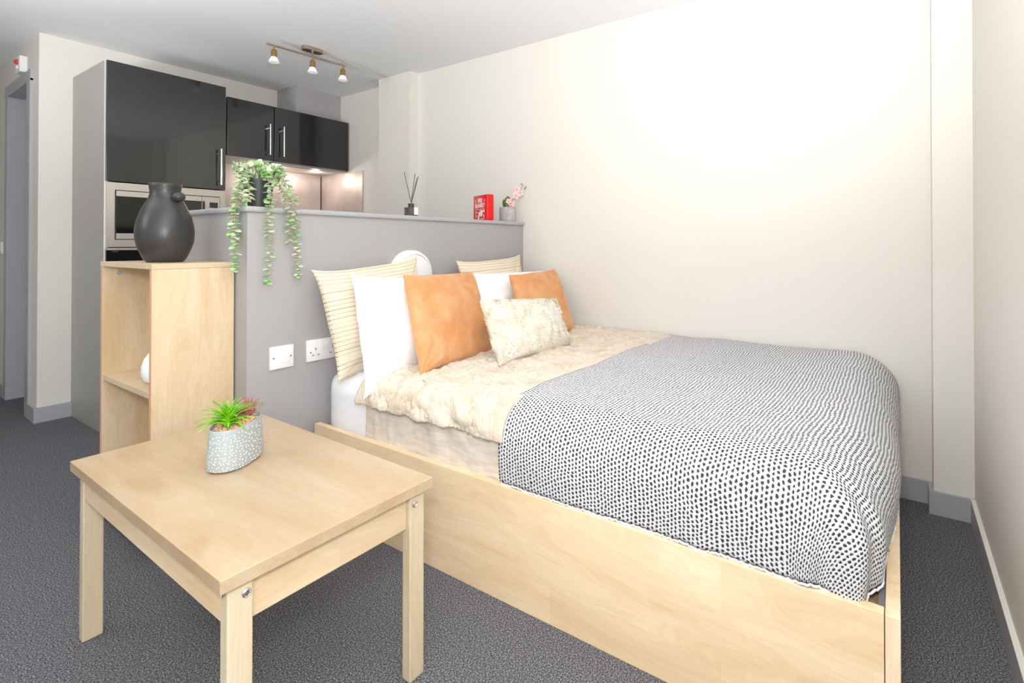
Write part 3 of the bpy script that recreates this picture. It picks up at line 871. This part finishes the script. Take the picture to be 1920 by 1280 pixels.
mt = rounded_slab(1.206, 2.540, .110, 1.950, .301, .545, .075, 0, 0, 0, .003)
solo(mt.build('mattress', M_sheet, smooth=True), 'thick mattress under a white fitted sheet on the bed base', 'mattress')

# cloth lying over the mattress
def cloth(name, label, cat, y_head, hem_fn, top_z, material, nu, nv, x_wall=2.552, x0=1.197, ra=.10, rb=.16, foot=False, disp=None, uvscale=1.0, hang=.25, y_foot=None, solid=.006, la_fn=None, la_start=None, parent=None):
    mb = MB()
    uvl = mb.bm.loops.layers.uv.new('UVMap')
    y0base = .045
    grid = []
    La_flat = x_wall - (x0 + ra)
    hangL = ra * pi / 2 + (hang - ra)
    for j in range(nv + 1):
        row = []
        for i in range(nu + 1):
            a = (La_flat + hangL) * i / nu
            if la_start is not None: a = la_start + (La_flat + hangL - la_start) * i / nu
            if foot:
                b_total = (y_head - (y0base + rb)) + rb * pi / 2 + (hang + .01 - rb)
            else:
                b_total = y_head - y_foot
            b = b_total * j / nv
            ox = max(0, a - La_flat)
            if foot:
                fx = x_wall - min(a, La_flat)
                s_ = min(max((fx - 1.33) / .32, 0), 1); s_ = s_ * s_ * (3 - 2 * s_)
                y0 = .034 * (1 - s_) + .008 * s_
                y_flat_end = y0 + rb
                bf = y_head - y_flat_end
                # keep total comparable
                scale = ((y_head - (y0 + rb)) + rb * pi / 2 + (hang + .005 - rb)) / b_total
                bb = b * scale
                oy = max(0, bb - bf)
                ypos = y_head - min(bb, bf)
            else:
                oy = 0; ypos = y_head - b
            xpos = x_wall - min(a, La_flat)
            if ox > 0 or oy > 0:
                L = (ox ** 4 + oy ** 4) ** .25
                n2 = sqrt(ox * ox + oy * oy)
                nx_, ny_ = ox / n2, oy / n2
                wgt = ny_ * ny_
                if ox > 0 and oy > 0:
                    n3 = (ox ** 3 + oy ** 3) ** (1 / 3)
                    nx_, ny_ = ox / n3, oy / n3
                r = ra * (1 - wgt) + rb * wgt
                if L < r * pi / 2: h_, v_ = r * sin(L / r), r * (1 - cos(L / r))
                else: h_, v_ = r, r + (L - r * pi / 2)
                if ox > 0 and oy > 0:
                    ang_ = math.atan2(ny_, nx_)
                    h_ += .013 * sin(ang_ * 9) * min(1, L / .2) * sin(2 * ang_)
                p = Vector((xpos - nx_ * (h_ if oy > 0 or True else 0), ypos - ny_ * h_, top_z - v_))
                nrm = Vector((-nx_ * sin(min(L / r, pi / 2)), -ny_ * sin(min(L / r, pi / 2)), cos(min(L / r, pi / 2))))
            else:
                p = Vector((xpos, ypos, top_z)); nrm = Vector((0, 0, 1))
            if disp: p = p + disp(p, nrm, a, b)
            p.x = min(p.x, 2.557)
            row.append((mb.bm.verts.new(p), (a, b)))
        grid.append(row)
    for j in range(nv):
        for i in range(nu):
            q = [grid[j][i], grid[j][i + 1], grid[j + 1][i + 1], grid[j + 1][i]]
            f = mb.bm.faces.new([c[0] for c in q]); f.smooth = True
            for l, c in zip(f.loops, q): l[uvl].uv = (c[1][0] * uvscale, c[1][1] * uvscale)
    return mb, grid

def tufts(name, verts, faces, count, length, width, material, parent, seed=1, keep=None, lean=.9):
    """short curling pile on a surface given by quads"""
    rnd = random.Random(seed)
    V, F = [], []
    nf = len(faces)
    for _ in range(count):
        f = faces[rnd.randrange(nf)]
        p0, p1, p2, p3 = [verts[i] for i in f]
        s_, t_ = rnd.random(), rnd.random()
        p = (p0 * (1 - s_) + p1 * s_) * (1 - t_) + (p3 * (1 - s_) + p2 * s_) * t_
        if keep and not keep(p): continue
        n = (p1 - p0).cross(p3 - p0)
        if n.length < 1e-9: continue
        n.normalize()
        if n.z < -.2 or (n.z < .3 and n.x > .3): n = -n
        cl = noise.noise_vector(p * 22)
        tg = Vector((rnd.uniform(-1, 1), rnd.uniform(-1, 1), rnd.uniform(-1, 1))) * .7 + cl * 2.2
        tg = tg - n * tg.dot(n)
        L = length * rnd.uniform(.6, 1.25)
        d = (n * (1 - .25 * lean) + tg * lean).normalized()
        sd = d.cross(n)
        if sd.length < 1e-6: continue
        sd = sd.normalized() * width * rnd.uniform(.6, 1.2) / 2
        m = p + d * L * .55 + n * L * .18
        e = p + d * L + n * L * (.05 - .35 * rnd.random()) + tg * L * .2
        k = len(V)
        V += [p - sd, p + sd, m + sd * .8, m - sd * .8, e]
        F += [(k, k + 1, k + 2, k + 3), (k + 3, k + 2, k + 4)]
    me = bpy.data.meshes.new(name)
    off = parent.location
    me.from_pydata([v - off for v in V], [], F)
    me.materials.append(material)
    for q in me.polygons: q.use_smooth = True
    o = bpy.data.objects.new(name, me); COL.objects.link(o); o.parent = parent
    o['kind'] = 'stuff'
    return o

def ridged(p, s):
    return 1 - abs(noise.noise(Vector(p) * s)) * 2
# linen backed fur blanket
M_fur = bpy.data.materials.new('cream_fur'); M_fur.use_nodes = True
def fur_mat(m, c0=(224, 211, 193), c1=(200, 172, 140), sc=11):
    nt = m.node_tree; b = nt.nodes['Principled BSDF']; b.inputs['Roughness'].default_value = .95; b.inputs['Specular IOR Level'].default_value = .1
    b.inputs['Sheen Weight'].default_value = .25
    tc = nt.nodes.new('ShaderNodeTexCoord')
    n = nt.nodes.new('ShaderNodeTexNoise'); n.inputs['Scale'].default_value = sc; n.inputs['Detail'].default_value = 6; n.inputs['Roughness'].default_value = .62
    n2 = nt.nodes.new('ShaderNodeTexNoise'); n2.inputs['Scale'].default_value = 140; n2.inputs['Detail'].default_value = 4; n2.inputs['Distortion'].default_value = 1.2
    r = nt.nodes.new('ShaderNodeValToRGB'); e = r.color_ramp.elements
    e[0].position = .50; e[0].color = lin(c0); e[1].position = .78; e[1].color = lin(c1)
    k = nt.nodes.new('ShaderNodeBump'); k.inputs['Strength'].default_value = .55; k.inputs['Distance'].default_value = .006
    for x in (n, n2): nt.links.new(tc.outputs['Object'], x.inputs[0])
    nt.links.new(n.outputs[0], r.inputs[0]); nt.links.new(r.outputs[0], b.inputs['Base Color'])
    nt.links.new(n2.outputs[0], k.inputs['Height']); nt.links.new(k.outputs[0], b.inputs['Normal'])
fur_mat(M_fur)
M_linen = mat('linen', (232, 222, 208), .85, var=((216, 204, 188), 14, .35, .7), bump=(220, .35, .002), aniso=(1, 1, 6))
FT = .565
t = thing('fur_blanket', (1.9, 1.35, .56), 'cream fluffy fur blanket with crinkled linen hem across the pillow end of bed', 'blanket')
def d_linen(p, n, a, b):
    w = .004 * noise.noise(Vector((p.y * 14, p.z * 6, 1))) + .0025 * noise.noise(Vector((p.y * 38, p.z * 34, 5))) + .004 * sin(p.y * 30 + 6 * noise.noise(Vector((p.z * 5, p.y * 4, 0))))
    return n * (w - .002)
mb, g = cloth('linen', '', '', 1.655, None, FT - .012, M_linen, 50, 150, y_foot=.975, disp=d_linen, hang=.225, la_start=1.15, ra=.09, x0=1.190)
mb.build('linen_hem', M_linen, t, solid=.003)
def d_fur(p, n, a, b):
    q = Vector((p.x, p.y, p.z))
    w = .012 * (ridged((q.x, q.y * 1.6, q.z * 1.3), 9) - .6) + .008 * noise.noise(q * 30) + .005 * noise.noise(q * 75) + .003 * noise.noise(q * 150)
    edge = max(0, a - 1.30)
    w *= min(1, max(0.0, (p.y - .990) / .05))
    w += .010 * min(1, edge / .04)
    return n * (w + .004) + Vector((0, 0, .010 * noise.noise(Vector((p.y * 16, 3, 0))) * min(1, edge / .05)))
mb, g = cloth('fur', '', '', 1.672, None, FT, M_fur, 300, 170, y_foot=.978, disp=d_fur, hang=.100, ra=.095, x0=1.188)
fv = [c[0].co.copy() for r in g for c in r]
nu_ = len(g[0])
ff = [(j * nu_ + i, j * nu_ + i + 1, (j + 1) * nu_ + i + 1, (j + 1) * nu_ + i) for j in range(len(g) - 1) for i in range(nu_ - 1)]
mb.build('fur_pile', M_fur, t, solid=.010)
tufts('fur_tufts', fv, ff, 62000, .011, .0028, M_fur, t, 3, keep=lambda p: p.y > 1.012)

# knitted throw
def knit_material():
    m = bpy.data.materials.new('knit'); m.use_nodes = True
    nt = m.node_tree; b = nt.nodes['Principled BSDF']; b.inputs['Roughness'].default_value = .9; b.inputs['Specular IOR Level'].default_value = .15
    tc = nt.nodes.new('ShaderNodeTexCoord')
    sp = nt.nodes.new('ShaderNodeSeparateXYZ')
    nz = nt.nodes.new('ShaderNodeTexNoise'); nz.inputs['Scale'].default_value = 60; nz.inputs['Detail'].default_value = 2
    nt.links.new(tc.outputs['UV'], nz.inputs[0])
    va = nt.nodes.new('ShaderNodeVectorMath'); va.operation = 'MULTIPLY_ADD'
    va.inputs[1].default_value = (.009, .009, 0); nt.links.new(nz.outputs['Color'], va.inputs[0])
    nz2 = nt.nodes.new('ShaderNodeTexNoise'); nz2.inputs['Scale'].default_value = 7; nz2.inputs['Detail'].default_value = 1
    nt.links.new(tc.outputs['UV'], nz2.inputs[0])
    vb = nt.nodes.new('ShaderNodeVectorMath'); vb.operation = 'MULTIPLY_ADD'; vb.inputs[1].default_value = (.018, .018, 0)
    nt.links.new(nz2.outputs['Color'], vb.inputs[0]); nt.links.new(tc.outputs['UV'], vb.inputs[2])
    nt.links.new(vb.outputs[0], va.inputs[2])
    nt.links.new(va.outputs[0], sp.inputs[0])
    def math_(op, a, b_=None, c_=None):
        n = nt.nodes.new('ShaderNodeMath'); n.operation = op
        for i, x in enumerate((a, b_, c_)):
            if x is None: continue
            if isinstance(x, (int, float)): n.inputs[i].default_value = x
            else: nt.links.new(x, n.inputs[i])
        return n.outputs[0]
    # u runs down the side (rows), v runs along the bed
    v = math_('MULTIPLY', sp.outputs[1], 1 / .0107)
    colm = math_('FLOOR', v)
    par = math_('MODULO', colm, 2)
    u = math_('MULTIPLY_ADD', par, .5, math_('MULTIPLY', sp.outputs[0], 1 / .0112))
    fu = math_('SUBTRACT', math_('FRACT', u), .5)
    fv = math_('SUBTRACT', math_('FRACT', v), .5)
    d2 = math_('ADD', math_('POWER', math_('MULTIPLY', math_('ABSOLUTE', fu), 1.20), 2), math_('POWER', math_('MULTIPLY', math_('ABSOLUTE', fv), 1.42), 2))
    d = math_('SQRT', d2)
    fine = nt.nodes.new('ShaderNodeTexNoise'); fine.inputs['Scale'].default_value = 420; fine.inputs['Detail'].default_value = 2
    nt.links.new(tc.outputs['UV'], fine.inputs[0])
    dd = math_('MULTIPLY_ADD', math_('SUBTRACT', fine.outputs[0], .5), .55, d)
    r = nt.nodes.new('ShaderNodeValToRGB'); e = r.color_ramp.elements
    e[0].position = .34; e[0].color = lin((62, 64, 70)); e[1].position = .50; e[1].color = lin((228, 228, 231))
    nt.links.new(dd, r.inputs[0])
    nt.links.new(r.outputs[0], b.inputs['Base Color'])
    k = nt.nodes.new('ShaderNodeBump'); k.inputs['Strength'].default_value = .6; k.inputs['Distance'].default_value = .004
    nt.links.new(dd, k.inputs['Height']); nt.links.new(k.outputs[0], b.inputs['Normal'])
    return m
M_knit = knit_material()
M_yarn = mat('white_yarn', (236, 236, 238), .9, bump=(300, .4, .002))
t = thing('knitted_throw', (1.85, .5, .57), 'grey and white chunky knitted throw draped over the foot of the bed', 'throw')
def d_throw(p, n, a, b):
    w = .010 * noise.noise(Vector((p.x * 2.3, p.y * 3.0, 0))) + .005 * noise.noise(Vector((p.x * 6, p.y * 7, p.z * 4)))
    side = min(1, max(0, (.57 - p.z) / .1))
    w += side * .006 * noise.noise(Vector((p.y * 11, p.z * 4, 2)))
    bulge = .010 * sin(pi * min(1, max(0, (.57 - p.z) / .24)))
    return n * (w + bulge + .004) + Vector((0, 0, .006 * noise.noise(Vector((p.y * 22, 7, p.x * 22))) * side))
mb, g = cloth('throw', '', '', .995, None, FT + .012, M_knit, 170, 140, foot=True, disp=d_throw, hang=.232, ra=.105, rb=.16, x0=1.184)
hem = [r[-1][0].co.copy() for r in g] + [v[0].co.copy() for v in g[-1][::-1]][1:]
mb.build('knit', M_knit, t, solid=.009)
# scalloped crochet hem
hm = MB(); acc = 0; last = hem[0]; path = [hem[0]]
k = 0; pts = []
tot = 0
for a, b in zip(hem, hem[1:]):
    tot += (b - a).length
    pts.append((tot, b))
n_s = int(tot / .006)
dense = []
j = 0
for i in range(n_s):
    d_ = i * tot / n_s
    while j < len(pts) - 1 and pts[j][0] < d_: j += 1
    ph = d_ / .016 * pi
    dense.append(pts[j][1] + Vector((-.002, -.001, -.001 - .005 * abs(sin(ph)))))
hm.tube(dense, .0028, 6)
hm.build('crochet_hem', M_yarn, t, smooth=True)
# ------------------------------------------------------------------ pillows
def pillow(name, c, T, conc, material, label, cat, n=56, wr=.006, seed=0, group=None, disp=None, pw=.42, frn=.0, face=None):
    TLc, TRc, BRc, BLc = [Vector(p) for p in c]
    ux = ((TRc - TLc) + (BRc - BLc)).normalized(); vy = ((TLc - BLc) + (TRc - BRc)).normalized()
    nrm = ux.cross(vy).normalized()           # toward the camera side if wound so
    if nrm.y > 0: nrm = -nrm
    wdt = ((TRc - TLc).length + (BRc - BLc).length) / 2; hgt = ((TLc - BLc).length + (TRc - BRc).length) / 2
    mb = MB(); uvl = mb.bm.loops.layers.uv.new('UVMap')
    def pos(u, v, side):
        uu = u * (1 - conc * (1 - v ** 4) * abs(u)); vv = v * (1 - conc * (1 - u ** 4) * abs(v))
        a, b = (uu + 1) / 2, (vv + 1) / 2
        p = (BLc * (1 - a) + BRc * a) * (1 - b) + (TLc * (1 - a) + TRc * a) * b
        hgt_ = max(0, (1 - u * u) * (1 - v * v)) ** pw
        edge = 1 - hgt_
        nn = noise.noise(Vector((u * 1.6 + seed * 7, v * 1.6, side * 3))) * wr * 1.6 + noise.noise(Vector((u * 4 + seed * 3, v * 4, side * 5))) * wr * .9
        # creases running from the corners
        cr = sum(noise.noise(Vector((math.atan2(v - sv, u - su) * 5, seed, side))) * math.exp(-((u - su) ** 2 + (v - sv) ** 2) / .35) for su in (-1, 1) for sv in (-1, 1)) * wr * 1.3
        hh = side * (T / 2 * hgt_ + (nn + cr) * min(1, hgt_ * 2))
        p = p + nrm * hh
        if disp: p = p + disp(p, nrm * side) * min(1, hgt_ * 3 + .25)
        return p
    k = lambda i: sin(pi / 2 * (2 * i / n - 1))
    F = [[mb.bm.verts.new(pos(k(i), k(j), 1)) for i in range(n + 1)] for j in range(n + 1)]
    Bk = [[F[j][i] if (i in (0, n) or j in (0, n)) else mb.bm.verts.new(pos(k(i), k(j), -1)) for i in range(n + 1)] for j in range(n + 1)]
    for g_, s_ in ((F, 1), (Bk, -1)):
        for j in range(n):
            for i in range(n):
                ids = [(i, j), (i + 1, j), (i + 1, j + 1), (i, j + 1)]
                f = mb.bm.faces.new([g_[b][a] for a, b in ids]); f.smooth = True
                for l, (a, b) in zip(f.loops, ids): l[uvl].uv = ((k(a) + 1) / 2 * wdt, (k(b) + 1) / 2 * hgt)
    if face:
        pv = [v.co.copy() for r in F for v in r] + [v.co.copy() for r in Bk for v in r]
        q = []
        for base, sg in ((0, 1), ((n + 1) ** 2, -1)):
            for j in range(n):
                for i in range(n):
                    a_ = [base + j * (n + 1) + i, base + j * (n + 1) + i + 1, base + (j + 1) * (n + 1) + i + 1, base + (j + 1) * (n + 1) + i]
                    q.append(a_)
        cen = sum(pv, Vector()) / len(pv)
        t_ = thing(name, (cen.x, cen.y, min(v.z for v in pv)), label, cat, group)
        mb.build('cushion_cover', material, t_)
        tufts('fur_tufts', pv, q, face, .008, .0024, material, t_, seed, lean=1.0)
        return t_
    o = mb.build(name, material)
    return solo(o, label, cat, group)

def stripe_material():
    m = bpy.data.materials.new('striped_linen'); m.use_nodes = True
    nt = m.node_tree; b = nt.nodes['Principled BSDF']; b.inputs['Roughness'].default_value = .85
    tc = nt.nodes.new('ShaderNodeTexCoord'); sp = nt.nodes.new('ShaderNodeSeparateXYZ'); nt.links.new(tc.outputs['UV'], sp.inputs[0])
    def math_(op, a, b_=None, c_=None):
        n = nt.nodes.new('ShaderNodeMath'); n.operation = op
        for i, x in enumerate((a, b_, c_)):
            if x is None: continue
            if isinstance(x, (int, float)): n.inputs[i].default_value = x
            else: nt.links.new(x, n.inputs[i])
        return n.outputs[0]
    v = math_('MULTIPLY', sp.outputs[1], 1 / .0185)
    idx = math_('FLOOR', v)
    fr = math_('ABSOLUTE', math_('SUBTRACT', math_('FRACT', v), .5))
    line = math_('LESS_THAN', fr, .090)
    wn = nt.nodes.new('ShaderNodeTexWhiteNoise'); wn.noise_dimensions = '1D'; nt.links.new(idx, wn.inputs['W'])
    dash = math_('GREATER_THAN', math_('SINE', math_('MULTIPLY', sp.outputs[0], 1150)), -.55)
    strength = math_('MULTIPLY_ADD', wn.outputs[0], .55, .45)
    fac = math_('MULTIPLY', math_('MULTIPLY', line, dash), strength)
    pale = math_('MULTIPLY', math_('LESS_THAN', math_('ABSOLUTE', math_('SUBTRACT', fr, .30)), .07), .35)
    m1 = nt.nodes.new('ShaderNodeMixRGB'); m1.inputs[1].default_value = lin((238, 225, 202)); m1.inputs[2].default_value = lin((212, 186, 140)); nt.links.new(pale, m1.inputs[0])
    m2 = nt.nodes.new('ShaderNodeMixRGB'); m2.inputs[2].default_value = lin((92, 66, 34)); nt.links.new(fac, m2.inputs[0]); nt.links.new(m1.outputs[0], m2.inputs[1])
    nt.links.new(m2.outputs[0], b.inputs['Base Color'])
    k = nt.nodes.new('ShaderNodeBump'); k.inputs['Strength'].default_value = .35; k.inputs['Distance'].default_value = .002
    wv_ = math_('SINE', math_('MULTIPLY', sp.outputs[1], 340)); nt.links.new(wv_, k.inputs['Height']); nt.links.new(k.outputs[0], b.inputs['Normal'])
    return m
M_stripe = stripe_material()
M_velvet = bpy.data.materials.new('apricot_velvet'); M_velvet.use_nodes = True
nt = M_velvet.node_tree; b = nt.nodes['Principled BSDF']; b.inputs['Roughness'].default_value = .8; b.inputs['Sheen Weight'].default_value = .5; b.inputs['Sheen Roughness'].default_value = .4
b.inputs['Sheen Tint'].default_value = lin((255, 214, 170))
tc = nt.nodes.new('ShaderNodeTexCoord'); n = nt.nodes.new('ShaderNodeTexNoise'); n.inputs['Scale'].default_value = 9; n.inputs['Detail'].default_value = 7; n.inputs['Roughness'].default_value = .6; n.inputs['Distortion'].default_value = .5
r = nt.nodes.new('ShaderNodeValToRGB'); e = r.color_ramp.elements; e[0].position = .38; e[0].color = lin((212, 144, 88)); e[1].position = .68; e[1].color = lin((220, 170, 124))
nt.links.new(tc.outputs['Object'], n.inputs[0]); nt.links.new(n.outputs[0], r.inputs[0]); nt.links.new(r.outputs[0], b.inputs['Base Color'])
M_pcase = mat('white_pillowcase', (250, 250, 252), .8, bump=(12, .15, .006))
M_fur2 = bpy.data.materials.new('cream_cushion_fur'); M_fur2.use_nodes = True; fur_mat(M_fur2, (250, 244, 230), (240, 226, 202), 14)

pillow('striped_cushion', [(1.127, 1.905, .952), (1.668, 1.925, .998), (1.630, 1.80, .53), (1.165, 1.785, .520)], .13, .095, M_stripe,
       'cream striped linen cushion at bed corner, leaning over the round wall light', 'cushion', seed=1, wr=.007)
pillow('striped_cushion', [(1.907, 1.905, .967), (2.468, 1.925, .990), (2.46, 1.83, .56), (1.918, 1.83, .56)], .11, .085, M_stripe,
       'cream striped linen cushion against the grey half wall near long wall', 'cushion', seed=2, wr=.007)
pillow('white_pillow', [(1.214, 1.78, .934), (1.885, 1.86, .885), (1.80, 1.68, .565), (1.133, 1.582, .502)], .15, .075, M_pcase,
       'white pillow hanging over mattress edge behind the left orange cushion', 'pillow', seed=3, wr=.008)
pillow('white_pillow', [(1.955, 1.84, .900), (2.545, 1.80, .893), (2.535, 1.68, .57), (1.90, 1.70, .57)], .14, .045, M_pcase,
       'white pillow between the two orange cushions, in the corner by the long wall', 'pillow', seed=4, wr=.008)
pillow('velvet_cushion', [(1.386, 1.68, .926), (1.850, 1.74, .918), (1.762, 1.53, .560), (1.265, 1.44, .577)], .13, .05, M_velvet,
       'orange velvet cushion in the middle of the bed, largest and nearest of the two', 'cushion', seed=5, wr=.006)
pillow('velvet_cushion', [(2.085, 1.70, .890), (2.520, 1.71, .905), (2.430, 1.50, .572), (1.945, 1.48, .572)], .12, .05, M_velvet,
       'orange velvet cushion against the long wall behind the cream fluffy cushion', 'cushion', seed=6, wr=.006)
def d_f2(p, n):
    return n * (.003 * noise.noise(p * 40) + .0015 * noise.noise(p * 100))
pillow('fluffy_cushion', [(1.578, 1.43, .818), (2.145, 1.45, .772), (2.085, 1.32, .560), (1.548, 1.31, .577)], .13, .045, M_fur2,
       'small cream fluffy rectangular cushion in front of the right orange cushion', 'cushion', seed=7, wr=.0035, n=80, disp=d_f2, pw=.36, face=26000)
